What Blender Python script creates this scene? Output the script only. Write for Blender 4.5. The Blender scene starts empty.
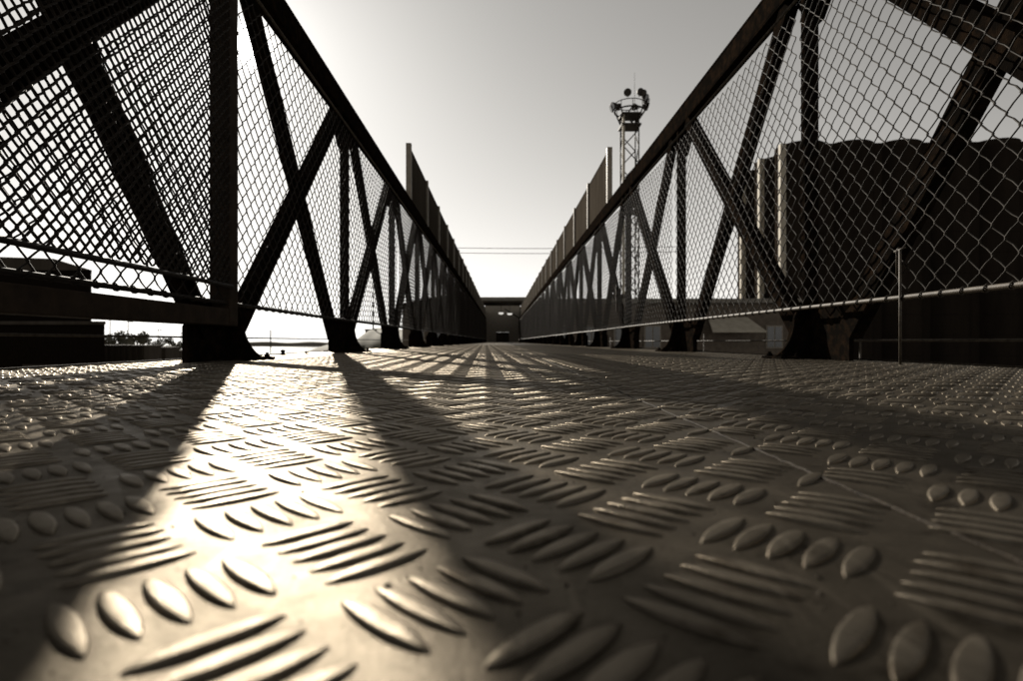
import bpy, bmesh, math, random
import numpy as np
from mathutils import Vector, Matrix

random.seed(7)
rng = np.random.default_rng(7)
SC = bpy.context.scene
COL = SC.collection

# ------------------------------------------------------------------ camera
H = 0.05                       # lens height above the tread plate (camera lies on the deck)
F = 578.0                      # focal length in photo pixels
VX, VY = 501.0, 341.5          # vanishing point of the bridge axis
cd = bpy.data.cameras.new('camera'); cam = bpy.data.objects.new('camera', cd); COL.objects.link(cam)
cam.location = (0, 0, H); cam.rotation_euler = (math.pi/2, 0, 0)
cd.sensor_width = 36; cd.lens = F*36/1023
cd.shift_x = (511.5-VX)/1023; cd.shift_y = (VY-340.5)/1023
cd.clip_start = 0.01; cd.clip_end = 20000
cd.dof.use_dof = True; cd.dof.focus_distance = 0.6; cd.dof.aperture_fstop = 13
SC.camera = cam

# ------------------------------------------------------------------ sky and sun
SUN = Vector(((248-VX)/F, 1, (VY-45)/F)).normalized()
EL = math.asin(SUN.z); AZ = math.atan2(SUN.x, SUN.y)
w = bpy.data.worlds.new('World'); SC.world = w; w.use_nodes = True
nt = w.node_tree; nt.nodes.clear()
N = nt.nodes.new; L = nt.links.new
sky = N('ShaderNodeTexSky'); sky.sky_type = 'NISHITA'; sky.sun_disc = False
sky.sun_elevation = EL; sky.sun_rotation = AZ
sky.air_density = 1.0; sky.dust_density = 0.3; sky.ozone_density = 1.0
bw = N('ShaderNodeRGBToBW'); L(sky.outputs[0], bw.inputs[0])
gm = N('ShaderNodeMath'); gm.operation = 'MULTIPLY'; gm.inputs[1].default_value = 0.125; L(bw.outputs[0], gm.inputs[0])
pw = N('ShaderNodeMath'); pw.operation = 'POWER'; pw.inputs[1].default_value = 1.22; L(gm.outputs[0], pw.inputs[0])
p10 = N('ShaderNodeMath'); p10.operation = 'MULTIPLY'; p10.inputs[1].default_value = 14.5
sh = N('ShaderNodeMath'); sh.operation = 'MULTIPLY_ADD'; sh.inputs[1].default_value = 0.5; sh.inputs[2].default_value = 1.0; L(pw.outputs[0], sh.inputs[0])
dv = N('ShaderNodeMath'); dv.operation = 'DIVIDE'; L(pw.outputs[0], dv.inputs[0]); L(sh.outputs[0], dv.inputs[1]); L(dv.outputs[0], p10.inputs[0])
# the sun and its aureole as the camera sees them through the fence
tc = N('ShaderNodeTexCoord')
vn = N('ShaderNodeVectorMath'); vn.operation = 'NORMALIZE'; L(tc.outputs['Generated'], vn.inputs[0])
dt = N('ShaderNodeVectorMath'); dt.operation = 'DOT_PRODUCT'; L(vn.outputs[0], dt.inputs[0]); dt.inputs[1].default_value = SUN
mx = N('ShaderNodeMath'); mx.operation = 'MAXIMUM'; L(dt.outputs['Value'], mx.inputs[0]); mx.inputs[1].default_value = 0
def lobe(n, a):
    p = N('ShaderNodeMath'); p.operation = 'POWER'; L(mx.outputs[0], p.inputs[0]); p.inputs[1].default_value = n
    m = N('ShaderNodeMath'); m.operation = 'MULTIPLY'; L(p.outputs[0], m.inputs[0]); m.inputs[1].default_value = a
    return m
def addn(a, b):
    m = N('ShaderNodeMath'); m.operation = 'ADD'; L(a.outputs[0], m.inputs[0]); L(b.outputs[0], m.inputs[1]); return m
tot = addn(addn(p10, lobe(5000, 220.0)), lobe(300, 3.0))
mc = N('ShaderNodeMixRGB'); mc.blend_type = 'MULTIPLY'; mc.inputs[0].default_value = 1
L(tot.outputs[0], mc.inputs[1]); mc.inputs[2].default_value = (1.0, 0.97, 0.92, 1)
bg = N('ShaderNodeBackground'); bg.inputs[1].default_value = 0.05; L(mc.outputs[0], bg.inputs[0])
wo = N('ShaderNodeOutputWorld'); L(bg.outputs[0], wo.inputs[0])

sl = bpy.data.lights.new('sun', 'SUN'); sl.energy = 5.0; sl.angle = math.radians(0.5); sl.color = (1.0, 0.93, 0.82)
so = bpy.data.objects.new('sun', sl); COL.objects.link(so)
so.rotation_euler = (-SUN).to_track_quat('-Z', 'Y').to_euler()

SC.view_settings.view_transform = 'Standard'; SC.view_settings.look = 'None'
SC.view_settings.exposure = 1.0; SC.view_settings.gamma = 1.0; SC.view_settings.use_curve_mapping = False

# ------------------------------------------------------------------ materials
def material(name, base, base2=None, rough=0.6, metal=0.0, nscale=20, bump=0.0, bscale=200, rvar=0.0, detail=8, stretch=(1, 1, 1), spec=0.5, lo=0.35, hi=0.65):
    m = bpy.data.materials.new(name); m.use_nodes = True
    t = m.node_tree; b = t.nodes['Principled BSDF']
    b.inputs['Base Color'].default_value = (*base, 1); b.inputs['Roughness'].default_value = rough
    b.inputs['Metallic'].default_value = metal; b.inputs['Specular IOR Level'].default_value = spec
    co = t.nodes.new('ShaderNodeTexCoord'); mp = t.nodes.new('ShaderNodeMapping'); mp.inputs['Scale'].default_value = stretch
    geo = t.nodes.new('ShaderNodeNewGeometry')
    t.links.new(geo.outputs['Position'], mp.inputs[0])
    if base2:
        n = t.nodes.new('ShaderNodeTexNoise'); n.inputs['Scale'].default_value = nscale; n.inputs['Detail'].default_value = detail; n.inputs['Roughness'].default_value = 0.62
        t.links.new(mp.outputs[0], n.inputs[0])
        r = t.nodes.new('ShaderNodeValToRGB'); r.color_ramp.elements[0].position = lo; r.color_ramp.elements[1].position = hi
        r.color_ramp.elements[0].color = (*base, 1); r.color_ramp.elements[1].color = (*base2, 1)
        t.links.new(n.outputs[0], r.inputs[0]); t.links.new(r.outputs[0], b.inputs['Base Color'])
        if rvar:
            q = t.nodes.new('ShaderNodeMapRange'); q.inputs[1].default_value = 0.3; q.inputs[2].default_value = 0.7
            q.inputs[3].default_value = rough-rvar; q.inputs[4].default_value = rough+rvar
            n2 = t.nodes.new('ShaderNodeTexNoise'); n2.inputs['Scale'].default_value = nscale*1.7; n2.inputs['Detail'].default_value = 9
            t.links.new(mp.outputs[0], n2.inputs[0]); t.links.new(n2.outputs[0], q.inputs[0]); t.links.new(q.outputs[0], b.inputs['Roughness'])
    if bump:
        n3 = t.nodes.new('ShaderNodeTexNoise'); n3.inputs['Scale'].default_value = bscale; n3.inputs['Detail'].default_value = 6
        t.links.new(mp.outputs[0], n3.inputs[0])
        bp = t.nodes.new('ShaderNodeBump'); bp.inputs['Strength'].default_value = bump; bp.inputs['Distance'].default_value = 0.002
        t.links.new(n3.outputs[0], bp.inputs['Height']); t.links.new(bp.outputs[0], b.inputs['Normal'])
    return m

M = {}
def deck_metal(name, c0, c1, c2, rough, metal, bump):
    """rolled plate: worn clear patches, brown grime in smudges, fine specks and scuffs"""
    m = bpy.data.materials.new(name); m.use_nodes = True; t = m.node_tree; b = t.nodes['Principled BSDF']
    n_ = t.nodes.new; l_ = t.links.new
    geo = n_('ShaderNodeNewGeometry')
    def noise(sc, det, rg, st=(1, 1, 1)):
        mp = n_('ShaderNodeMapping'); mp.inputs['Scale'].default_value = st; l_(geo.outputs['Position'], mp.inputs[0])
        q = n_('ShaderNodeTexNoise'); q.inputs['Scale'].default_value = sc; q.inputs['Detail'].default_value = det; q.inputs['Roughness'].default_value = rg
        l_(mp.outputs[0], q.inputs[0]); return q
    def ramp(src, p0, p1, a, bb):
        q = n_('ShaderNodeValToRGB'); q.color_ramp.elements[0].position = p0; q.color_ramp.elements[1].position = p1
        q.color_ramp.elements[0].color = (*a, 1); q.color_ramp.elements[1].color = (*bb, 1); l_(src.outputs[0], q.inputs[0]); return q
    big = ramp(noise(9, 9, 0.65), 0.36, 0.66, c0, c1)
    speck = ramp(noise(420, 4, 0.7), 0.60, 0.72, (0, 0, 0), (1, 1, 1))
    blot = ramp(noise(55, 7, 0.7), 0.52, 0.68, (0, 0, 0), (1, 1, 1))
    scuff = ramp(noise(160, 5, 0.6, (1, 0.08, 1)), 0.58, 0.70, (0, 0, 0), (1, 1, 1))
    def mix(fac, k, a, bcol):
        mu = n_('ShaderNodeMath'); mu.operation = 'MULTIPLY'; mu.inputs[1].default_value = k; l_(fac.outputs[0], mu.inputs[0])
        x = n_('ShaderNodeMixRGB'); l_(mu.outputs[0], x.inputs[0]); l_(a.outputs[0], x.inputs[1]); x.inputs[2].default_value = (*bcol, 1); return x
    col = mix(speck, 0.55, big, c2); col = mix(blot, 0.8, col, c2); col = mix(scuff, 0.5, col, tuple(min(1, 1.7*q) for q in c0))
    l_(col.outputs[0], b.inputs['Base Color'])
    rr = ramp(noise(38, 8, 0.7), 0.3, 0.7, (rough-0.12,)*3, (rough+0.14,)*3); l_(rr.outputs[0], b.inputs['Roughness'])
    b.inputs['Metallic'].default_value = metal; b.inputs['Specular IOR Level'].default_value = 0.25; b.inputs['Specular Tint'].default_value = (0.72, 0.675, 0.61, 1)
    bp = n_('ShaderNodeBump'); bp.inputs['Strength'].default_value = bump; bp.inputs['Distance'].default_value = 0.0006
    l_(noise(700, 6, 0.7).outputs[0], bp.inputs['Height'])
    b2 = n_('ShaderNodeBump'); b2.inputs['Strength'].default_value = 0.5; b2.inputs['Distance'].default_value = 0.0012      # buckled, foot-worn sheet
    l_(noise(34, 3, 0.5).outputs[0], b2.inputs['Height']); l_(bp.outputs[0], b2.inputs['Normal']); l_(b2.outputs[0], b.inputs['Normal'])
    return m
M['plate'] = deck_metal('worn_tread_plate', (0.075, 0.064, 0.0495), (0.040, 0.0335, 0.0255), (0.009, 0.0065, 0.004), 0.40, 0.8, 0.4)
M['lug'] = deck_metal('worn_lug_metal', (0.155, 0.134, 0.105), (0.095, 0.081, 0.063), (0.035, 0.025, 0.0155), 0.36, 0.8, 0.35)
M['weld'] = material('weld_bead_metal', (0.045, 0.035, 0.024), (0.016, 0.012, 0.0085), 0.8, 0.0, 120, 0.4, 900, spec=0.1)
M['grit'] = material('grit_grains', (0.06, 0.05, 0.038), (0.015, 0.012, 0.009), 0.9, 0, 300, spec=0.1)
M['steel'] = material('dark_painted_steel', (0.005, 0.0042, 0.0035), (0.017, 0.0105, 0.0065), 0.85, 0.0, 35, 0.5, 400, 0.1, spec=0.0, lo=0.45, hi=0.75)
M['frame'] = material('brown_painted_steel', (0.020, 0.015, 0.011), (0.034, 0.024, 0.0165), 0.8, 0.0, 25, 0.4, 300, 0.1, spec=0.04)
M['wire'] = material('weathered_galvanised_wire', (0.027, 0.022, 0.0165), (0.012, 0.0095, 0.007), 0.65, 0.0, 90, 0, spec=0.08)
M['darkwire'] = material('backlit_dark_wire', (0.012, 0.010, 0.008), (0.022, 0.017, 0.013), 0.7, 0.0, 80, spec=0.1)  # left-side wire: its backlit darkness is put into the colour
M['tube'] = material('galvanised_tube', (0.075, 0.062, 0.046), (0.032, 0.0255, 0.019), 0.6, 0.0, 60, 0.3, 500, spec=0.15)
M['screen'] = material('brown_screen_sheet', (0.055, 0.047, 0.038), (0.036, 0.030, 0.024), 0.75, 0.0, 6, 0.3, 150, stretch=(1, 1, 0.25), spec=0.0)
M['post'] = material('pale_screen_post', (0.20, 0.172, 0.132), (0.13, 0.11, 0.084), 0.55, 0.1, 20, 0.2, 200)
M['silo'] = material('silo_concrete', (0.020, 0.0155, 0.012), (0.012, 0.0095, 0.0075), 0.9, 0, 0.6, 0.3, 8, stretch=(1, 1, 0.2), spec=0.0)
M['dark'] = material('dark_cladding', (0.05, 0.042, 0.033), (0.032, 0.026, 0.02), 0.75, 0, 2, 0.3, 20, stretch=(1, 1, 0.15), spec=0.05)
M['brick'] = material('brown_brick', (0.11, 0.09, 0.07), (0.07, 0.056, 0.043), 0.85, 0, 3, 0.4, 40, spec=0.2)
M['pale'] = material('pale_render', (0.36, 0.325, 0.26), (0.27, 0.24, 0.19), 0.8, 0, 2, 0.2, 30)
M['roof'] = material('grey_roof_sheet', (0.16, 0.145, 0.12), (0.11, 0.098, 0.08), 0.6, 0.2, 3, 0.2, 20)
M['glass'] = material('dark_window_glass', (0.015, 0.014, 0.012), None, 0.08)
M['mast'] = material('mast_steel', (0.34, 0.30, 0.24), (0.22, 0.19, 0.15), 0.5, 0.4, 4)
M['mastdark'] = material('mast_brace_steel', (0.030, 0.025, 0.020), (0.018, 0.015, 0.012), 0.7, 0.0, 4, spec=0.1)
M['leaf'] = material('leaf', (0.05, 0.048, 0.032), (0.09, 0.083, 0.055), 0.6, 0, 5)
M['bark'] = material('bark', (0.07, 0.058, 0.045), (0.04, 0.033, 0.026), 0.9, 0, 12, 0.5, 60)
M['land'] = material('yard_ballast', (0.12, 0.105, 0.085), (0.07, 0.06, 0.048), 0.9, 0, 0.4, 0.6, 3)
M['grass'] = material('dry_grass_bank', (0.11, 0.10, 0.07), (0.07, 0.064, 0.045), 0.95, 0, 0.15, 0.6, 1)
M['stone'] = material('breakwater_stone', (0.14, 0.125, 0.10), (0.09, 0.08, 0.065), 0.9, 0, 0.2, 0.6, 1)
M['cable'] = material('cable_sheath', (0.05, 0.045, 0.04), None, 0.6)
M['knob'] = material('white_cap_plastic', (0.75, 0.72, 0.66), None, 0.4)
M['water'] = material('harbour_water', (0.03, 0.032, 0.032), None, 0.12, 0, 1, 0.5, 0.35)
ml = bpy.data.materials.new('lamp_glow'); ml.use_nodes = True
ml.node_tree.nodes['Principled BSDF'].inputs['Emission Color'].default_value = (1, .96, .88, 1)
ml.node_tree.nodes['Principled BSDF'].inputs['Emission Strength'].default_value = 0.35
M['lamp'] = ml

# ------------------------------------------------------------------ helpers
def link(name, me, mat, parent=None, smooth=False):
    if mat and not me.materials: me.materials.append(M[mat])
    if smooth: me.polygons.foreach_set('use_smooth', [True]*len(me.polygons))
    o = bpy.data.objects.new(name, me); COL.objects.link(o)
    if parent: o.parent = parent
    return o
def thing(name, label, cat, loc=(0, 0, 0), group=None, kind=None):
    o = bpy.data.objects.new(name, None); COL.objects.link(o); o.location = loc; o.empty_display_size = 0.1
    o['label'] = label
    if kind: o['kind'] = kind
    else: o['category'] = cat
    if group: o['group'] = group
    return o
def tag(o, label, cat=None, group=None, kind=None):
    o['label'] = label
    if cat: o['category'] = cat
    if group: o['group'] = group
    if kind: o['kind'] = kind
    return o
class MB:
    """collects plain shapes into one mesh; coordinates are world, build() moves them under the parent"""
    def __init__(s): s.v = []; s.f = []
    def add(s, v, f):
        k = len(s.v); s.v += [tuple(p) for p in v]; s.f += [tuple(k+i for i in q) for q in f]; return s
    def box(s, x0, x1, y0, y1, z0, z1):
        return s.add([(x0, y0, z0), (x1, y0, z0), (x1, y1, z0), (x0, y1, z0), (x0, y0, z1), (x1, y0, z1), (x1, y1, z1), (x0, y1, z1)],
                     [(0, 3, 2, 1), (4, 5, 6, 7), (0, 1, 5, 4), (1, 2, 6, 5), (2, 3, 7, 6), (3, 0, 4, 7)])
    def beam(s, a, b, u, wu, n, wn):
        """oriented box from a to b: half extents along u (wu0..wu1) and n (wn0..wn1)"""
        a, b, u, n = Vector(a), Vector(b), Vector(u).normalized(), Vector(n).normalized()
        v = [p+u*i+n*j for p in (a, b) for i, j in ((wu[0], wn[0]), (wu[1], wn[0]), (wu[1], wn[1]), (wu[0], wn[1]))]
        return s.add(v, [(0, 3, 2, 1), (4, 5, 6, 7), (0, 1, 5, 4), (1, 2, 6, 5), (2, 3, 7, 6), (3, 0, 4, 7)])
    def tube(s, pts, r, n=8, r2=None, caps=True):
        pts = [Vector(p) for p in pts]; m = len(pts); base = len(s.v)
        for i, p in enumerate(pts):
            d = (pts[min(i+1, m-1)]-pts[max(i-1, 0)]).normalized()
            a = d.cross(Vector((0, 0, 1)) if abs(d.z) < .9 else Vector((1, 0, 0))).normalized(); b = d.cross(a)
            rr = r if r2 is None else r+(r2-r)*i/(m-1)
            for k in range(n):
                t = 2*math.pi*k/n; q = p+a*math.cos(t)*rr+b*math.sin(t)*rr; s.v.append(tuple(q))
        for i in range(m-1):
            for k in range(n):
                s.f.append((base+i*n+k, base+i*n+(k+1) % n, base+(i+1)*n+(k+1) % n, base+(i+1)*n+k))
        if caps:
            s.f.append(tuple(base+k for k in range(n))[::-1]); s.f.append(tuple(base+(m-1)*n+k for k in range(n)))
        return s
    def lathe(s, c, prof, n=24, axis=Vector((0, 0, 1))):
        axis = Vector(axis).normalized(); a = axis.orthogonal().normalized(); b = axis.cross(a); c = Vector(c); base = len(s.v); m = len(prof)
        for r, z in prof:
            for k in range(n):
                t = 2*math.pi*k/n; s.v.append(tuple(c+axis*z+(a*math.cos(t)+b*math.sin(t))*max(r, 1e-5)))
        for i in range(m-1):
            for k in range(n): s.f.append((base+i*n+k, base+i*n+(k+1) % n, base+(i+1)*n+(k+1) % n, base+(i+1)*n+k))
        return s
    def prism(s, poly, n, t0, t1):
        """polygon of 3-D points extruded along n from t0 to t1"""
        n = Vector(n).normalized(); k = len(poly)
        v = [Vector(p)+n*t0 for p in poly]+[Vector(p)+n*t1 for p in poly]
        return s.add(v, [tuple(range(k))[::-1], tuple(range(k, 2*k))]+[(i, (i+1) % k, k+(i+1) % k, k+i) for i in range(k)])
    def build(s, name, mat, parent=None, bevel=0, smooth=False):
        o0 = parent.matrix_basis.translation if parent and not parent.parent else (parent.parent.matrix_basis.translation+parent.matrix_basis.translation if parent else Vector((0, 0, 0)))
        me = bpy.data.meshes.new(name)
        me.from_pydata([(x-o0[0], y-o0[1], z-o0[2]) for x, y, z in s.v], [], s.f)
        bm = bmesh.new(); bm.from_mesh(me); bmesh.ops.recalc_face_normals(bm, faces=bm.faces)
        if bevel: bmesh.ops.bevel(bm, geom=bm.edges[:], offset=bevel, segments=1, affect='EDGES')
        bm.to_mesh(me); bm.free()
        return link(name, me, mat, parent, smooth)
def np_mesh(name, V, Fq, mat, parent=None, smooth=True):
    me = bpy.data.meshes.new(name); V = np.asarray(V, np.float32); Fq = np.asarray(Fq, np.int32); k = Fq.shape[1]
    me.vertices.add(len(V)); me.vertices.foreach_set('co', V.ravel())
    me.loops.add(Fq.size); me.loops.foreach_set('vertex_index', Fq.ravel())
    me.polygons.add(len(Fq)); me.polygons.foreach_set('loop_start', np.arange(0, Fq.size, k, dtype=np.int32))
    me.polygons.foreach_set('use_smooth', np.full(len(Fq), smooth)); me.update(); me.validate()
    return link(name, me, mat, parent)

# ------------------------------------------------------------------ setting: land, water, hills
MB().add([(-6000, -300, -6.2), (6000, -300, -6.2), (6000, 9000, -6.2), (-6000, 9000, -6.2)], [(0, 1, 2, 3)]).build('ground', 'land')
tag(bpy.data.objects['ground'], 'dark yard ground far below the footbridge', kind='structure')
MB().add([(-6000, 150, -6.1), (-14, 150, -6.1), (-14, 9000, -6.1), (-6000, 9000, -6.1)], [(0, 1, 2, 3)]).build('water', 'water')
tag(bpy.data.objects['water'], 'bright harbour water beyond the left railing', kind='structure')
def mound(name, x0, x1, y0, y1, hgt, mat, z0=-6.3, nx=40, ny=16):
    V = []; Fq = []
    ph = rng.uniform(0, 6, 6)
    for j in range(ny):
        for i in range(nx):
            a = i/(nx-1); b = j/(ny-1)
            z = (math.sin(math.pi*a)**0.6)*(math.sin(math.pi*b)**0.7)*(0.75+0.13*math.sin(7*a+ph[0])+0.08*math.sin(19*a+ph[1]+3*b)+0.05*math.sin(41*a+ph[2]))
            V.append((x0+(x1-x0)*a, y0+(y1-y0)*b, z0+hgt*z))
    for j in range(ny-1):
        for i in range(nx-1): k = j*nx+i; Fq.append((k, k+1, k+nx+1, k+nx))
    return np_mesh(name, V, Fq, mat)
tag(mound('hill', -95, -25, 260, 380, 16.0, 'grass'), 'low grassy bank behind the left railing posts', kind='structure')
tag(mound('hill', -420, 60, 2400, 2900, 16.0, 'grass'), 'far low shore on the horizon', kind='structure')

# ------------------------------------------------------------------ deck of tread plate
END = 28.0
XL, XR, SEAM = -0.86, 0.97, 0.117
deck = thing('walkway_deck', 'worn metal tread plate deck of the footbridge running to the far portal', None, kind='structure')
TH = 0.0281; D = 1.0877*H; BL = 0.54*H; SP = 0.156*H
cT, sT = math.cos(TH), math.sin(TH)
CS = {8: ((-1, 0), (-0.95, 0.5), (-0.85, 0.90), (-0.6, 0.985), (0, 1), (0.6, 0.985), (0.85, 0.90), (0.95, 0.5), (1, 0)),
      4: ((-1, 0), (-0.82, 0.9), (0, 1), (0.82, 0.9), (1, 0)), 2: ((-1, 0), (0, 1), (1, 0))}     # cross section: flat worn crown, steep flanks
def lug_mesh(name, ns, nc, hw=0.00265, hh=0.00125):
    hl = BL/2; V = []; Fq = []
    for i in range(ns+1):
        t = -math.cos(math.pi*i/ns); e = max(0.0, 1-t*t)
        wd = max(0.02, e**0.85)*hw; hz = (min(1.0, 1.25*e)**0.45)*hh
        for k in range(nc+1):
            s, zz = CS[nc][k]
            V.append((t*hl, s*wd, hz*zz-0.00012))
    for i in range(ns):
        for k in range(nc):
            a = i*(nc+1)+k; Fq.append((a, a+nc+1, a+nc+2, a+1))
    return np.array(V), np.array(Fq)
def lattice(x0, z0, y_max):
    """centres and angles of every lug of one plate"""
    out = []
    n = int(y_max/D)+4
    for j in range(-8, n):
        for i in range(-24, 24):
            for t in (0, 1):
                cx, cy = (i+0.5*t)*D, (j+0.5*t)*D
                nv = (0.70711, 0.70711) if t == 0 else (0.70711, -0.70711)
                an = math.radians(135 if t == 0 else 45)
                for k in (-2, -1, 0, 1, 2):
                    px, py = cx+nv[0]*k*SP, cy+nv[1]*k*SP
                    out.append((x0+cT*px-sT*py, z0+sT*px+cT*py, an+TH))
    return np.array(out)
LODS = [('near', 10, 8), ('mid', 6, 4), ('far', 4, 2)]
lugme = {}
for nm, ns, nc in LODS: lugme[nm] = lug_mesh(nm, ns, nc)
near_me = None
plates = []
for idx, (xa, xb, o) in enumerate(((XL, SEAM, (-0.2065*H, 2.262*H)), (SEAM, XR, (3.084*H, 4.69*H)))):
    o = (o[0]-0.5*D*idx*(cT-sT), o[1]-0.5*D*idx*(cT+sT)) if idx else o
    lab = 'tread plate left of the weld seam' if idx == 0 else 'narrower tread plate right of the weld seam'
    pl = MB().box(xa, xb-(0.0006 if idx == 0 else 0), -0.8, END+8, -0.006, 0).build('tread_plate', 'plate', deck)
    pl['label'] = lab
    P = lattice(o[0], o[1], 9.5)
    e = BL*0.5*0.72
    P = P[(P[:, 0] > xa+(0.006 if idx else 0.012)) & (P[:, 0] < xb-(0.004 if idx == 0 else 0.012)) & (P[:, 1] > -0.35) & (P[:, 1] < 8.3)]
    # largest in the picture: nearest in front of the lens and inside the frame
    px = VX+F*P[:, 0]/np.maximum(P[:, 1], 1e-3); py = VY+F*H/np.maximum(P[:, 1], 1e-3)
    vis = (P[:, 1] > 0.06) & (px > -60) & (px < 1083) & (py < 740)
    order = np.argsort(np.where(vis, P[:, 1], 1e9))
    pick = set(order[:(180 if idx == 0 else 110)].tolist())
    if near_me is None:
        V, Fq = lugme['near']
        near_me = bpy.data.meshes.new('lug'); near_me.from_pydata([tuple(v) for v in V], [], [tuple(q) for q in Fq])
        near_me.materials.append(M['lug']); near_me.polygons.foreach_set('use_smooth', [True]*len(near_me.polygons))
    for k in sorted(pick):
        ob = bpy.data.objects.new('lug', near_me); COL.objects.link(ob); ob.parent = pl
        ob.location = (P[k, 0], P[k, 1], 0); ob.rotation_euler = (0, 0, P[k, 2])
        s = 1+random.uniform(-.04, .04); ob.scale = (s, 1+random.uniform(-.08, .08), 1+random.uniform(-.15, .1))
    rest = np.array([k for k in range(len(P)) if k not in pick])
    Vs = []; Fs = []; off = 0
    for nm, y0, y1 in (('far', -1, 0.03), ('near', 0.03, 0.5), ('mid', 0.5, 2.4), ('far', 2.4, 99)):
        Q = P[rest]; Q = Q[(Q[:, 1] >= y0) & (Q[:, 1] < y1)]
        if not len(Q): continue
        V, Fq = lugme[nm]; Fq4 = Fq
        c, s = np.cos(Q[:, 2])[:, None], np.sin(Q[:, 2])[:, None]
        sc = 1+rng.uniform(-.04, .04, (len(Q), 1))
        X = Q[:, 0:1]+(c*V[None, :, 0]-s*V[None, :, 1])*sc; Y = Q[:, 1:2]+(s*V[None, :, 0]+c*V[None, :, 1])*sc; Z = np.repeat(V[None, :, 2], len(Q), 0)*sc
        Vs.append(np.stack([X, Y, Z], -1).reshape(-1, 3)); Fs.append((Fq4[None]+(np.arange(len(Q))*len(V))[:, None, None]).reshape(-1, 4)+off); off += len(Q)*len(V)
    lo = np_mesh('lug_field', np.concatenate(Vs), np.concatenate(Fs), 'lug', pl); lo['kind'] = 'stuff'
    plates.append(pl)
# weld bead where the two plates meet
pts = []
y = 0.05
while y < END:
    pts.append((SEAM+random.uniform(-.0003, .0003)+0.0008*math.sin(y*5), y, -0.0001+random.uniform(-.0002, .0003))); y += 0.006 if y < 1 else (0.02 if y < 4 else 0.2)
MB().tube(pts, 0.0008, 6).build('weld_seam', 'weld', deck, smooth=True)
# grit trodden into the plate
GV = []; GF = []
for k in range(2600):
    gy = 0.06+2.2*random.random()**2.2; gx = random.uniform(-1, 1)*min(0.8, 0.12+gy*0.95)
    if not (XL+0.02 < gx < XR-0.02): continue
    g = random.uniform(0.00012, 0.0004)*(1+1.6*random.random()**6)
    b0 = len(GV); a0 = random.uniform(0, 6.28)
    for q in range(5):
        an = a0+q*1.2566; rr = g*random.uniform(0.7, 1.3); GV.append((gx+rr*math.cos(an), gy+rr*math.sin(an), -0.00005))
    GV.append((gx, gy, g*random.uniform(0.6, 1.1)))
    for q in range(5): GF.append((b0+q, b0+(q+1) % 5, b0+5))
go = np_mesh('grit', GV, GF, 'grit', deck, smooth=False); go['kind'] = 'stuff'
# deck edges: folded rim and cross beams under the plate
for x0, x1 in ((XL-0.006, XL-0.0005), (XR+0.0005, XR+0.006)):
    MB().box(x0, x1, -0.8, END+8, -0.12, 0.004).build('edge_trim', 'weld', deck)

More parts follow.
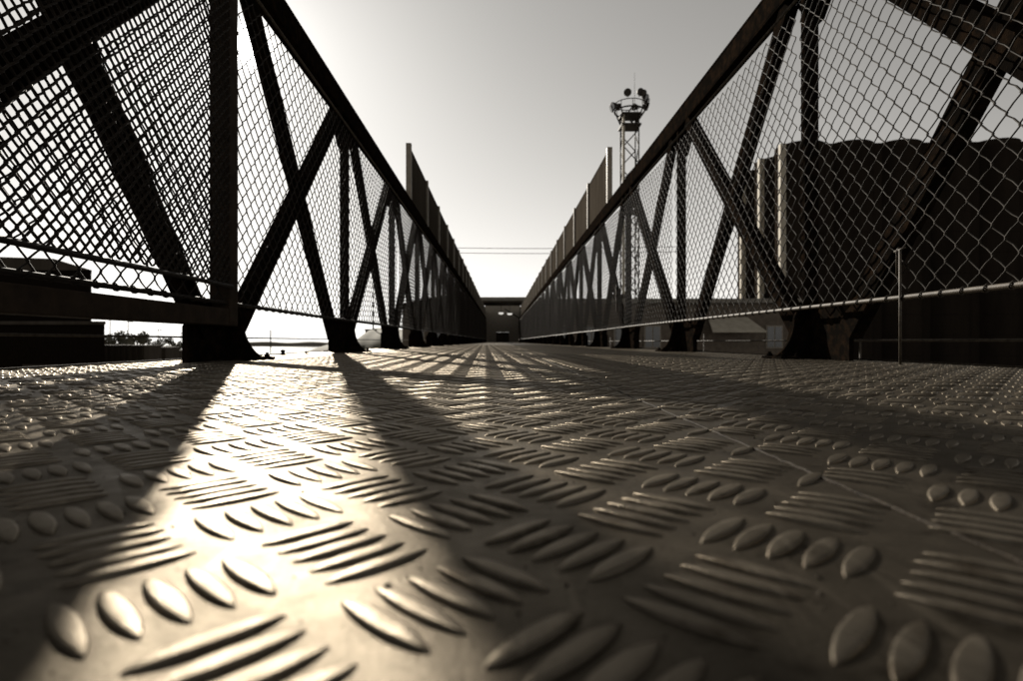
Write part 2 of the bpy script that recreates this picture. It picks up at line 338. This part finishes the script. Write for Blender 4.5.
# ------------------------------------------------------------------ trusses
BAY = 1.193
ZT, ZB = 1.192, 1.097            # chord top and underside
def truss(side, xin, y0, label):
    sg = side                    # -1 left, +1 right; xin = inner face distance of the chord
    def X(d): return sg*(xin+d)
    t = thing('truss_railing', label, 'railing', (X(0.02), 0, 0))
    nb = 24
    ys = [y0+BAY*k for k in range(-2, nb)]
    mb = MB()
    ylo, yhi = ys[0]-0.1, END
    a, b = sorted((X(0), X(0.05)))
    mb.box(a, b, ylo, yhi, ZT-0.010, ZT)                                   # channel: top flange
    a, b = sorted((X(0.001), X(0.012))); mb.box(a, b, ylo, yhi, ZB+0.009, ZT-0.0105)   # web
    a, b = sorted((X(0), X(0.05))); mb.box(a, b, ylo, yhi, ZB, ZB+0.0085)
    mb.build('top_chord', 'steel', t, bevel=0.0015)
    # posts, brackets and node plates share mesh data between bays
    def local(builder, name, mat, bevel=0):
        o = builder.build(name, mat, None, bevel); me = o.data; bpy.data.objects.remove(o); return me
    a, b = sorted((X(0.006), X(0.046)))
    pm = MB().box(a, b, -0.004, 0.004, 0.10, ZB-0.0005).box(*sorted((X(0.0065), X(0.013))), 0.0045, 0.020, 0.10, ZB-0.0005)
    post_me = local(pm, 'post', 'steel', 0.001)
    # knee bracket standing across the bridge: concave toe on the walkway side
    prof = [(0.10, 0.0), (0.10, 0.105), (0.07, 0.15), (-0.005, 0.165), (-0.02, 0.13)]
    for k in range(9):
        u = k/8*math.pi/2
        prof.append((-0.105+0.085*math.cos(u)*0.95+0.0, 0.12-0.118*math.sin(u)))
    prof.append((-0.112, 0.0))
    br = MB().prism([(X(d), 0, z) for d, z in prof], (0, 1, 0), -0.006, 0.006)
    br.prism([(X(0.0), a_, b_) for a_, b_ in ((-0.20, 0.0005), (-0.20, 0.085), (-0.15, 0.145), (-0.0065, 0.155), (-0.0065, 0.0005))], (sg, 0, 0), 0.016, 0.028)
    br.prism([(X(0.0), a_, b_) for a_, b_ in ((0.0065, 0.0005), (0.0065, 0.155), (0.07, 0.145), (0.12, 0.06), (0.12, 0.0005))], (sg, 0, 0), 0.016, 0.028)
    br_me = local(br, 'bracket', 'steel', 0.001)
    bpl = MB().box(*sorted((X(-0.09), X(0.105))), -0.06, 0.06, 0.0004, 0.0075)
    for bd in (-0.075, -0.035, 0.07):
        for by in (-0.04, 0.04): bpl.lathe((X(bd), by, 0.0075), [(0.013, 0.0), (0.013, 0.0015), (0.008, 0.0016), (0.008, 0.0075), (0.0045, 0.008), (0.0045, 0.013), (0, 0.013)], 6)
    bpl_me = local(bpl, 'base_plate', 'steel')
    npoly = [(0, -0.13, ZB-0.001), (0, 0.13, ZB-0.001), (0, 0.07, ZB-0.075), (0, 0.02, ZB-0.125), (0, -0.02, ZB-0.125), (0, -0.07, ZB-0.075)]
    gp = MB().prism([(X(0.048), p[1], p[2]) for p in npoly], (sg, 0, 0), 0, 0.006)
    for by, bz in ((-0.09, -0.025), (-0.05, -0.06), (0.09, -0.025), (0.05, -0.06), (0, -0.1)):
        gp.lathe((X(0.0475), by, ZB+bz), [(0, 0), (0.008, 0), (0.008, 0.006), (0, 0.006)], 6, axis=(-sg, 0, 0))
    gp_me = local(gp, 'node_plate', 'steel')
    z0, z1 = 0.115, ZB-0.02
    def diag(up):
        m = MB(); p, q = ((0.05, 0.085), (1.06, ZB-0.004)) if up else ((0.115, ZB-0.004), (1.0, 0.075))
        dx = 0.002 if up else 0.006
        a, b = Vector((X(dx), p[0], p[1])), Vector((X(dx), q[0], q[1]))
        d = (b-a).normalized(); u = Vector((sg, 0, 0)).cross(d).normalized()
        m.beam(a, b, u, (-0.029, 0.029), (sg, 0, 0), (0, 0.006))
        for e in (-0.029, 0.023): m.beam(a, b, u, (e, e+0.006), (sg, 0, 0), (0.0065, 0.040 if up else 0.034))
        return local(m, 'diagonal', 'steel', 0.001)
    du, dd = diag(True), diag(False)
    tl = t.location
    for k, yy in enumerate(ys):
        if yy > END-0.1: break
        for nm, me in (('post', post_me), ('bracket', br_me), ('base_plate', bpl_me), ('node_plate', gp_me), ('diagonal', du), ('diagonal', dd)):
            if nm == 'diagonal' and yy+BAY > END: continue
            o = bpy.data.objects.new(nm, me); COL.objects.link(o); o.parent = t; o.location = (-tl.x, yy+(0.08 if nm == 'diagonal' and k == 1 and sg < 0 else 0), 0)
    return t, ys
YL, YR = 1.554, 1.67
tL, ysL = truss(-1, 0.72, YL, 'dark steel truss railing on the left of the walkway, below the sun')
tR, ysR = truss(1, 0.87, YR, 'dark steel truss railing on the right of the walkway, before the silos')

# ------------------------------------------------------------------ chain link
def chain_link(xp, sg, y0, y1, z0, z1, pitch, r, lod, wob=0.0, ph=0.0, zp=None):
    """one sheet of woven wires in the plane x = xp; each wire is a flattened zigzag hooked into its neighbours"""
    cw = pitch/2; zp = zp or pitch; hz = zp/2
    nw = int((y1-y0)/cw); nh = int((z1-z0)/hz)
    if lod == 0: fr = [(0.0, 0.0), (0.10, 0.055), (0.5, 0.5), (0.90, 0.945)]
    else: fr = [(0.0, 0.0)]
    if lod == 0.5: fr = [(0.0, 0.0), (0.12, 0.07), (0.88, 0.93)]
    nr = 5 if lod == 0.5 else 6 if lod == 0 else (4 if lod == 1 else 3)
    prof = []   # (z, frac across, depth)
    for j in range(nh):
        for a, c in fr:
            f = c if j % 2 == 0 else 1-c
            dep = math.sin(math.pi*(a))*(1 if j % 2 == 0 else -1)*r*0.7 + (0.0)
            prof.append((z0+(j+a)*hz, f, dep))
    prof.append((z0+nh*hz, 0.0 if nh % 2 == 0 else 1.0, 0))
    prof = np.array(prof); n = len(prof)
    k = np.arange(nw)
    over = 0.04
    par = (k % 2)[:, None]
    fr_ = prof[None, :, 1]; fr_ = np.where(par == 0, fr_, 1-fr_)
    Y = y0+(k[:, None]+fr_*(1+2*over)-over)*cw; Z = np.repeat(prof[None, :, 0], nw, 0); DX = np.repeat(prof[None, :, 2], nw, 0)*np.where(par == 0, 1, -1)
    # slack in the sheet
    Yn = Y + wob*(0.006*np.sin(Z*5.1+ph)+0.004*np.sin(Y*3.3+Z*9+ph*2)) + rng.normal(0, 0.0007, Y.shape)*(lod < 1)
    Zn = Z + wob*(0.005*np.sin(Y*4.7+ph)+0.003*np.sin(Y*11+Z*4+ph)) + rng.normal(0, 0.0007, Y.shape)*(lod < 1)
    Xn = xp + DX + wob*(0.005*np.sin(Y*2.3+ph)*np.sin((Z-z0)/(z1-z0)*math.pi))
    ang = np.arange(nr)*2*math.pi/nr
    V = np.empty((nw, n, nr, 3), np.float32)
    V[..., 0] = Xn[..., None]+np.cos(ang)*r; V[..., 1] = Yn[..., None]+np.sin(ang)*r*1.3; V[..., 2] = Zn[..., None]
    idx = np.arange(nw*n*nr).reshape(nw, n, nr)
    a = idx[:, :-1, :]; b = np.roll(idx, -1, 2)[:, :-1, :]; c = np.roll(idx, -1, 2)[:, 1:, :]; d = idx[:, 1:, :]
    return V.reshape(-1, 3), np.stack([a, b, c, d], -1).reshape(-1, 4)

def fence(sg, xp, ys, y_first, label):
    t = thing('chain_link_fence', label, 'fence', (sg*xp, 0, 0))
    zb, zt = 0.152, 1.035
    ed = [y for y in ys if y < END]+[END]
    for a, b in zip(ed[:-1], ed[1:]):
        if b < y_first: continue
        lod = 0 if a < 3.2 else (1 if a < 9 else 2)
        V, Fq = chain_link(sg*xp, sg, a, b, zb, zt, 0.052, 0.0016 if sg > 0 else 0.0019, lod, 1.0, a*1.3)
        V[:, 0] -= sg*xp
        o = np_mesh('wire_mesh', V, Fq, 'wire' if sg > 0 else 'darkwire', t); o['kind'] = 'stuff'  # left sheet takes the wire colour darkened for backlight
    # bottom tube with the wire ends twisted round it, top rod
    y0 = ed[0]
    pts = []; y = y0
    while y < END: pts.append((sg*(xp-0.001), y, zb-0.004-0.006*math.exp(-((y-0.9)/0.9)**2)*(sg > 0)+0.0015*math.sin(y*2.1))); y += 0.12
    MB().tube(pts, 0.0054, 8).build('bottom_rail', 'tube' if sg > 0 else 'darkwire', t, smooth=True)  # left rail is coloured dark to look backlit
    tw = MB(); y = y0+0.013
    while y < 5:
        c = Vector((sg*(xp-0.001), y, zb-0.004-0.006*math.exp(-((y-0.9)/0.9)**2)*(sg > 0)+0.0015*math.sin(y*2.1)))
        tw.tube([c+Vector((0.0069*math.cos(u), 0.012*(u/6.3-.5), 0.0069*math.sin(u))) for u in np.linspace(0.5, 6.3, 9)], 0.0015, 5)
        y += 0.052
    o = tw.build('tie_wire', 'wire', t, smooth=True); o['kind'] = 'stuff'
    MB().tube([(sg*xp, y0, zt+0.002), (sg*xp, END, zt+0.002)], 0.0045, 6).build('top_rail', 'tube', t, smooth=True)
    return t
fL = fence(-1, 0.703, ysL, 0.45, 'chain link fence along the left truss railing')
fR = fence(1, 0.853, ysR, 0.55, 'chain link fence along the right truss railing, wires catching the light')
# stanchions clipped to the right fence
for yy, zt in ((1.225, 0.245), (4.25, 0.46)):
    m = MB().tube([(0.846, yy, 0), (0.846, yy, zt)], 0.0026, 6)
    m.tube([(0.846, yy+0.010, zt-0.055), (0.846, yy+0.010, zt), (0.846, yy+0.004, zt+0.004)], 0.0022, 6)
    m.tube([(0.846, yy-0.016, zt+0.002), (0.846, yy+0.018, zt-0.002)], 0.0018, 6)
    m.build('stanchion', 'tube', fR, smooth=True)

# ------------------------------------------------------------------ framed mesh panel in front of the left truss
fp = thing('mesh_panel', 'brown steel framed mesh panel in the near left corner, before the truss', 'mesh panel', (-0.69, 1.5, 0.09))
MB().box(-0.742, -0.690, 1.470, 1.518, 0.0895, 1.094).build('frame_post', 'frame', fp, bevel=0.002)
MB().box(-0.741, -0.691, -0.7, 1.4695, 0.090, 0.133).build('bottom_bar', 'frame', fp, bevel=0.002)
MB().tube([(-0.684, -0.7, 0.192), (-0.684, 0.6, 0.190), (-0.684, 1.469, 0.190)], 0.0055, 8).build('tension_rod', 'darkwire', fp, smooth=True)
V, Fq = chain_link(-0.683, -1, 0.25, 1.468, 0.192, 1.06, 0.0245, 0.0024, 0.5, 0.9, 2.0)
V -= np.array((-0.69, 1.5, 0.09), np.float32)
o = np_mesh('wire_mesh', V, Fq, 'darkwire', fp); o['kind'] = 'stuff'

# ------------------------------------------------------------------ screens above the chords
def screen(sg, xs, y0, label):
    t = thing('parapet_screen', label, 'screen', (sg*xs, y0, ZT))
    y = y0; st = 1.13; zt = 1.685
    pm = None
    while y < END-0.3:
        if pm is None:
            o = MB().box(-0.022, 0.022, -0.02, 0.02, 0.0, zt+0.03-ZT).build('post', 'post', None, 0.002); pm = o.data; bpy.data.objects.remove(o)
            o = MB().box(-0.004, 0.004, 0.022, st-0.022, 0.004, zt-ZT)
            o.box(-0.007, 0.007, 0.0221, st-0.0221, zt-ZT+0.0005, zt-ZT+0.012)
            o = o.build('panel', 'screen', None); am = o.data; bpy.data.objects.remove(o)
        for nm, me in (('post', pm), ('panel', am)):
            o = bpy.data.objects.new(nm, me); COL.objects.link(o); o.parent = t; o.location = (0, y-y0, 0)
            if nm == 'panel' and sg < 0: o.scale = (-1, 1, 1)
        y += st
    return t
screen(-1, 0.775, 4.86, 'tall brown screen panels standing on the left top chord')
screen(1, 0.93, 4.96, 'tall brown screen panels standing on the right top chord before the floodlight mast')

# ------------------------------------------------------------------ pipe rails outside the deck
def pipe_rail(sg, x, posts, z, label):
    t = thing('pipe_rail', label, 'rail', (sg*x, 0, 0))
    MB().tube([(sg*x, 0.3, z), (sg*x, 9, z)], 0.0035, 8).build('pipe', 'tube', t, smooth=True)
    for y in posts:
        MB().tube([(sg*(x+0.006), y, -0.3), (sg*(x+0.006), y, z+0.04)], 0.0032, 8).build('post', 'tube', t, smooth=True)
    MB().box(*sorted((sg*(x-0.03), sg*(x+0.05))), 0.0, 10, -0.34, -0.28).build('ledge', 'steel', t)
    return t
pipe_rail(1, 1.15, [0.6, 1.86, 3.29, 4.7, 6.1], 0.053, 'thin pale pipe rail outside the deck edge at right')
pipe_rail(-1, 1.15, [0.5, 1.30, 2.9, 4.3, 5.7], 0.066, 'thin pipe rail outside the deck edge at left')
# two capped bolts at the left deck edge
for xx, yy, mt, lb, hz in ((-0.80, 2.12, 'steel', 'small dark bolt head on the left deck edge', 0.020), (-0.775, 2.30, 'knob', 'small white cap on the left deck edge', 0.013)):
    o = MB().lathe((xx, yy, 0.0), [(0, 0.0), (0.010, 0.0), (0.010, 0.003), (0.006, 0.0035), (0.006, hz*0.55), (0.0085, hz*0.6), (0.0085, hz*0.85), (0.005, hz), (0, hz)], 12).build('bolt' if mt == 'steel' else 'cap', mt, deck, smooth=False)

# ------------------------------------------------------------------ covered end of the footbridge
pt = thing('covered_stairhead', 'low dark covered stairhead closing the far end of the bridge', 'building', (0.1, END, 0))
MB().box(-1.08, 1.30, END, END+2.4, 1.93, 2.16).build('roof', 'dark', pt, bevel=0.02)
MB().box(-1.12, 1.34, END-0.06, END-0.005, 2.02, 2.20).build('fascia', 'roof', pt, bevel=0.01)
for x0, x1 in ((-1.06, -0.98), (1.18, 1.26)):
    wl = MB().box(x0, x1, END+0.02, END+8, 0.001, 1.928).build('side_wall', 'dark', pt)
    for k in range(12):
        y = END+0.3+k*0.62; xi = x1+0.003 if x0 < 0 else x0-0.013
        MB().box(xi, xi+0.010, y, y+0.5, 0.05, 1.85).build('panel', 'screen', wl)
for x in (-0.97, 1.10): MB().box(x, x+0.07, END+0.03, END+0.11, 0.0015, 1.927).build('column', 'post', pt, bevel=0.005)
m = MB(); m.box(-0.975, -0.30, END+7.4, END+7.5, 0.001, 2.42); m.box(0.50, 1.175, END+7.4, END+7.5, 0.001, 2.42); m.box(-0.2999, 0.4999, END+7.4, END+7.5, 0.62, 2.42)
m.build('back_wall', 'post', pt)
MB().box(-0.34, 0.54, END+7.32, END+7.395, 0.62, 0.69).build('lintel', 'post', pt)
MB().box(-0.2995, 0.4995, END+7.45, END+7.49, 0.001, 0.615).build('door', 'dark', pt)
for x, y in ((0.0, END+1.0), (0.45, END+1.7)):
    cl = MB().lathe((x, y, 1.47), [(0, 0.04), (0.13, 0.03), (0.12, -0.03), (0.06, -0.06), (0, -0.065)], 16).build('ceiling_light', 'lamp', pt, smooth=True)
    MB().tube([(x, y, 1.50), (x, y, 1.928)], 0.012, 6).build('hanger', 'steel', cl)
MB().beam((0.2, END+2.2, 1.75), (1.15, END+2.2, 1.15), (0, 1, 0), (-0.03, 0.03), (0, 0, 1), (-0.03, 0.03)).build('brace', 'steel', pt)

# ------------------------------------------------------------------ silo bank
sb = thing('silo_bank', 'bank of tall dark concrete silos with pale left edges behind the right fence', 'silo', (32, 46, -6.2))
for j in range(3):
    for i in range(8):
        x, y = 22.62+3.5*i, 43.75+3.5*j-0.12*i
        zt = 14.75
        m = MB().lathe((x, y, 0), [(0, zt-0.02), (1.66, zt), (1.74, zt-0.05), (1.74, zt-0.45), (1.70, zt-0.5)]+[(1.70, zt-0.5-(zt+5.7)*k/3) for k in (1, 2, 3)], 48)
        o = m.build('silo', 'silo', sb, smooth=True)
        for p in o.data.polygons: p.use_smooth = True
        if j == 0 and i < 7:
            MB().box(x+1.0, x+2.5, y-0.95, y-0.6, -6.2, zt-0.03).build('infill_wall', 'silo', sb)
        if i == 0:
            MB().box(x-1.92, x-1.50, y-1.0, y-0.55, -6.2, zt-0.02).build('pale_edge_strip', 'pale', o, bevel=0.05)  # pale upright strip along the left edge of each end silo
        # horizontal casting rings
        if j == 0 or i == 0:
            rg = MB()
            for z in np.arange(-4, 14, 1.5): rg.lathe((x, y, z), [(1.70, 0), (1.722, 0.01), (1.722, 0.05), (1.70, 0.06)], 48)
            rg.build('casting_ring', 'silo', o, smooth=False)

# ------------------------------------------------------------------ long low building right
wb = thing('long_warehouse', 'long low brown warehouse with pale awning seen under the right fence', 'building', (10, 44, -6.2))
MB().box(2.6, 19.5, 38.0, 50, -6.2, 2.55).build('wall', 'brick', wb)
MB().box(2.4, 19.7, 37.7, 50.3, 2.555, 2.86).build('roof', 'roof', wb, bevel=0.03)
MB().add([(13.6, 37.99, 1.65), (16.2, 37.99, 1.65), (16.7, 36.3, 0.7), (13.3, 36.3, 0.7), (13.6, 37.99, 1.6), (16.2, 37.99, 1.6), (16.7, 36.3, 0.62), (13.3, 36.3, 0.62)],
         [(0, 1, 2, 3), (7, 6, 5, 4), (0, 3, 7, 4), (3, 2, 6, 7), (2, 1, 5, 6), (1, 0, 4, 5)]).build('awning', 'pale', wb)
for k in range(8):
    x = 3.4+k*2.0
    if 13 < x < 16.8: continue
    wn = MB().box(x, x+1.1, 37.93, 37.995, -0.4, 1.1).build('window', 'post', wb)
    MB().box(x+0.08, x+0.51, 37.90, 37.928, -0.32, 1.02).build('pane', 'glass', wn)
    MB().box(x+0.59, x+1.02, 37.90, 37.928, -0.32, 1.02).build('pane', 'glass', wn)
MB().box(7.6, 8.9, 40, 41.5, 2.865, 3.35).build('roof_vent', 'dark', wb, bevel=0.04)

# ------------------------------------------------------------------ floodlight mast
MXc, MYc = 10.0, 45.0
fm = thing('floodlight_mast', 'tall lattice floodlight mast with a ring of lamps above the right screen', 'light mast', (MXc, MYc+6, -6.2))
MYc += 6; MXc = (629.5-VX)/F*MYc
zt = (VY-115)/F*MYc
hw = 0.66
cor = [(-hw, -hw), (hw, -hw), (hw, hw), (-hw, hw)]
for k, (dx, dy) in enumerate(cor):
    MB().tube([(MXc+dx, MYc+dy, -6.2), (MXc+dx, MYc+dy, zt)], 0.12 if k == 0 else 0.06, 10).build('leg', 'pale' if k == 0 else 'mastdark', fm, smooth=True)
nseg = 18; dz = (zt+6.2)/nseg
for s in range(nseg):
    z0 = -6.2+s*dz
    for k in range(4):
        a, b = cor[k], cor[(k+1) % 4]
        if s % 2: a, b = b, a
        m = MB().tube([(MXc+a[0], MYc+a[1], z0), (MXc+b[0], MYc+b[1], z0+dz)], 0.05, 5)
        m.build('brace', 'mastdark', fm)
m = MB()
for z in (zt-0.05, zt-1.0, zt-8.5): MB().box(MXc-0.85, MXc+0.85, MYc-0.85, MYc+0.85, z-0.10, z+0.06).build('platform', 'mastdark', fm)
ring = [(MXc+1.30*math.cos(u), MYc+1.30*math.sin(u), zt+0.35) for u in np.linspace(0, 2*math.pi, 29)]
MB().tube(ring, 0.07, 6, caps=False).tube([(p[0], p[1], zt+1.0) for p in ring], 0.04, 6, caps=False).build('lamp_ring', 'mastdark', fm)
m = MB()
for u in np.linspace(0, 2*math.pi, 9)[:-1]:
    p = (MXc+1.30*math.cos(u), MYc+1.30*math.sin(u))
    m.tube([(p[0], p[1], zt+0.35), (p[0], p[1], zt+1.0)], 0.035, 5)
    m.tube([(p[0], p[1], zt+0.35), (MXc+0.66*math.copysign(1, math.cos(u)), MYc+0.66*math.copysign(1, math.sin(u)), zt-0.6)], 0.06, 5)
m.build('ring_strut', 'mastdark', fm)
for u, z in ((195, 0.75), (178, 0.7), (252, 1.45), (292, 1.5), (306, 1.45), (322, 1.2), (338, 1.0), (352, 0.75), (8, 0.9), (60, 1.35), (120, 1.35)):
    a = math.radians(u); c = Vector((MXc+1.45*math.cos(a), MYc+1.45*math.sin(a), zt+z)); ax = Vector((math.cos(a), math.sin(a), -0.35)).normalized()
    fl = MB().lathe(c, [(0, -0.28), (0.13, -0.24), (0.24, -0.04), (0.32, 0.18), (0.335, 0.20), (0.30, 0.20)], 14, axis=ax).build('floodlight', 'mastdark', fm, smooth=True)
    MB().lathe(c+ax*0.185, [(0, 0), (0.30, 0), (0.30, -0.02), (0, -0.02)], 14, axis=ax).build('lens', 'glass', fl)
    MB().tube([c+Vector((0, 0, -0.4)), c], 0.05, 5).build('bracket', 'mastdark', fl)
MB().tube([(MXc+0.45, MYc, zt), (MXc+0.45, MYc, zt+3.8)], 0.03, 6, r2=0.012).build('antenna', 'mastdark', fm)

# ------------------------------------------------------------------ buildings left
lb = thing('grey_warehouse', 'plain grey flat roofed warehouse low behind the near left mesh panel', 'building', (-30, 40, -6.2))
def foot(pts, z0, z1): return MB().prism([(x, y, 0) for x, y in pts], (0, 0, 1), z0, z1)
foot([(-52, 35), (-24.8, 35), (-34, 48), (-52, 48)], -6.2, 4.35).build('wall', 'steel', lb)
MB().add([(-52, 34.9, 4.355), (-24.7, 34.9, 4.355), (-34.2, 48.1, 4.355), (-52, 48.1, 4.355), (-52, 34.9, 5.9), (-27.0, 34.9, 5.05), (-36, 48.1, 5.05), (-52, 48.1, 5.9)],
         [(0, 3, 2, 1), (4, 5, 6, 7), (0, 1, 5, 4), (1, 2, 6, 5), (2, 3, 7, 6), (3, 0, 4, 7)]).build('roof', 'dark', lb)
foot([(-51, 31.5), (-21.6, 31.5), (-24.6, 34.99), (-51, 34.99)], -6.2, 0.95).build('loading_bay', 'steel', lb)
foot([(-51.2, 31.3), (-21.4, 31.3), (-24.4, 34.89), (-51.2, 34.89)], 0.955, 1.15).build('canopy', 'dark', lb, bevel=0.03)
for k in range(7): MB().box(-50+k*4, -47.4+k*4, 31.40, 31.495, -6.1, -1.2).build('shutter_door', 'dark', lb)

bb = thing('dark_goods_shed', 'dark goods shed behind the far left railing beside the covered stairhead', 'building', (-4, 46, -6.2))
MB().box(-7.0, -1.75, 41, 52, -6.2, 2.4).build('wall', 'brick', bb)
MB().prism([(-7.2, 40.8, 2.405), (-1.6, 40.8, 2.405), (-1.6, 40.8, 2.9), (-4.0, 40.8, 3.35), (-7.2, 40.8, 2.7)], (0, 1, 0), 0, 11.4).build('roof', 'dark', bb)
for k in range(3):
    wn = MB().box(-6.4+k*1.6, -5.4+k*1.6, 40.92, 40.995, -0.6, 1.0).build('window', 'post', bb)
    MB().box(-6.32+k*1.6, -5.48+k*1.6, 40.89, 40.918, -0.52, 0.92).build('pane', 'glass', wn)
hb = thing('hut', 'small hut with a mast on the grassy bank, seen between left posts', 'building', (-68, 300, 3))
MB().box(-70.5, -65.5, 300, 306, 1, 6.0).build('wall', 'brick', hb); MB().box(-71, -65, 299.5, 306.5, 6.005, 6.5).build('roof', 'roof', hb)
MB().tube([(-67, 303, 6.4), (-67, 303, 30)], 0.45, 6, r2=0.2).build('mast', 'mastdark', hb)

# breakwater
o = mound('breakwater', -420, -90, 690, 712, 7.4, 'stone', -6.3, 120, 10); tag(o, 'long low stone breakwater lying on the bright water', 'breakwater')
# yard: trees, lamp poles, wagons, crates
def tree(x, y, zb, hgt, rad, label):
    t = thing('tree', label, 'tree', (x, y, zb), 'trees on the quay')
    r2 = random.Random(int(x*31+y))
    tr = MB().tube([(x, y, zb), (x+0.1, y, zb+hgt*0.3), (x-0.05, y+0.1, zb+hgt*0.6)], 0.16, 7, r2=0.07)
    for k in range(5):
        a = r2.uniform(0, 6.28); tr.tube([(x, y, zb+hgt*(0.3+0.05*k)), (x+rad*.6*math.cos(a), y+rad*.6*math.sin(a), zb+hgt*(0.6+0.07*k))], 0.06, 5, r2=0.02)
    tr.build('trunk', 'bark', t)
    m = MB()
    for c in range(16):
        a = r2.uniform(0, 6.28); q = r2.random()**.5*rad*.75; cz = zb+hgt*r2.uniform(0.5, 0.95)
        cc = Vector((x+q*math.cos(a), y+q*math.sin(a), cz)); cr = rad*r2.uniform(.25, .45)
        for l in range(110):
            d = Vector((r2.gauss(0, 1), r2.gauss(0, 1), r2.gauss(0, .8))); d = d.normalized()*cr*r2.random()**.4
            p = cc+d; u = Vector((r2.gauss(0, 1), r2.gauss(0, 1), r2.gauss(0, 1))).normalized(); v = u.orthogonal().normalized(); s = r2.uniform(.10, .20)
            m.add([p-u*s, p+v*s*.6, p+u*s, p-v*s*.6], [(0, 1, 2, 3)])
    me = bpy.data.meshes.new('crown'); me.from_pydata([tuple(Vector(q)-Vector((x, y, zb))) for q in m.v], [], m.f); link('crown', me, 'leaf', t)
for px, y, top, rad, lb_ in ((112, 62, 329, 2.0, 'small tree beside the grey warehouse corner, leftmost on the quay'), (136, 68, 328, 1.8, 'rounded small tree on the quay with a pole beside it'),
                             (152, 85, 337, 2.4, 'low bushy tree in the middle of the quay'), (171, 90, 338, 2.2, 'small tree left of the near bracket on the quay')):
    x = (px-VX)/F*y; tp = H+(VY-top)/F*y; tree(x, y, -6.2, tp+6.2, rad, lb_)
for px, y, top, lb_ in ((110, 75, 320, 'thin lamp pole nearest the grey warehouse'), (128, 80, 322, 'thin lamp pole beside the rounded tree'), (158, 88, 330, 'thin lamp pole between the quay trees'), (181, 95, 333, 'thin lamp pole just left of the near bracket')):
    x = (px-VX)/F*y; tp = H+(VY-top)/F*y
    t = thing('lamp_pole', lb_, 'lamp pole', (x, y, -6.2), 'lamp poles on the quay')
    MB().tube([(x, y, -6.2), (x, y, tp)], 0.09, 6, r2=0.05).build('pole', 'mastdark', t)
    MB().box(x-0.05, x+0.7, y-0.08, y+0.08, tp-0.02, tp+0.08).build('lamp_head', 'mastdark', t)
for k, (px, wd, y, top, lb_) in enumerate(((108, 6.0, 48, 345, 'dark freight container nearest the grey warehouse'), (139, 5.0, 55, 347, 'dark freight container in the middle of the quay'), (160, 4.0, 58, 350, 'dark freight container nearest the bracket'))):
    x = (px-VX)/F*y; tp = H+(VY-top)/F*y
    t = thing('freight_container', lb_, 'container', (x, y, -6.2), 'freight containers on the quay')
    MB().box(x-wd/2, x+wd/2, y, y+2.5, -6.2, tp).build('body', 'dark', t, bevel=0.04)
    for q in range(int(wd/0.5)): MB().box(x-wd/2+0.15+q*0.5, x-wd/2+0.4+q*0.5, y-0.05, y-0.001, -6.0, tp-0.15).build('rib', 'dark', t)

# ------------------------------------------------------------------ overhead cables between two poles
CY = 70.0
xl, xr = (391-VX)/F*CY, (683.5-VX)/F*CY
for i, (py, lb_) in enumerate(((248.5, 'upper overhead cable across the sky at the end of the bridge'), (253.5, 'lower overhead cable across the sky at the end of the bridge'))):
    z = H+(VY-py)/F*CY
    o = MB().tube([(xl+(xr-xl)*k/16, CY, z+0.25-0.25*4*(k/16)*(1-k/16)) for k in range(17)], 0.034, 5).build('overhead_cable', 'cable', smooth=True)
    tag(o, lb_, 'cable', 'overhead cables')
for x, lb_ in ((xl, 'wooden pole behind the left fence, holding the overhead cables'), (xr, 'wooden pole behind the right fence, holding the overhead cables')):
    t = thing('cable_pole', lb_, 'pole', (x, CY+0.25, -6.2), 'cable poles')
    MB().tube([(x, CY+0.25, -6.2), (x, CY+0.25, 11.9)], 0.17, 8, r2=0.11).build('pole', 'bark', t)
    MB().box(x-0.06, x+0.06, CY-0.05, CY+0.14, 10.6, 11.7).build('cross_arm', 'bark', t)
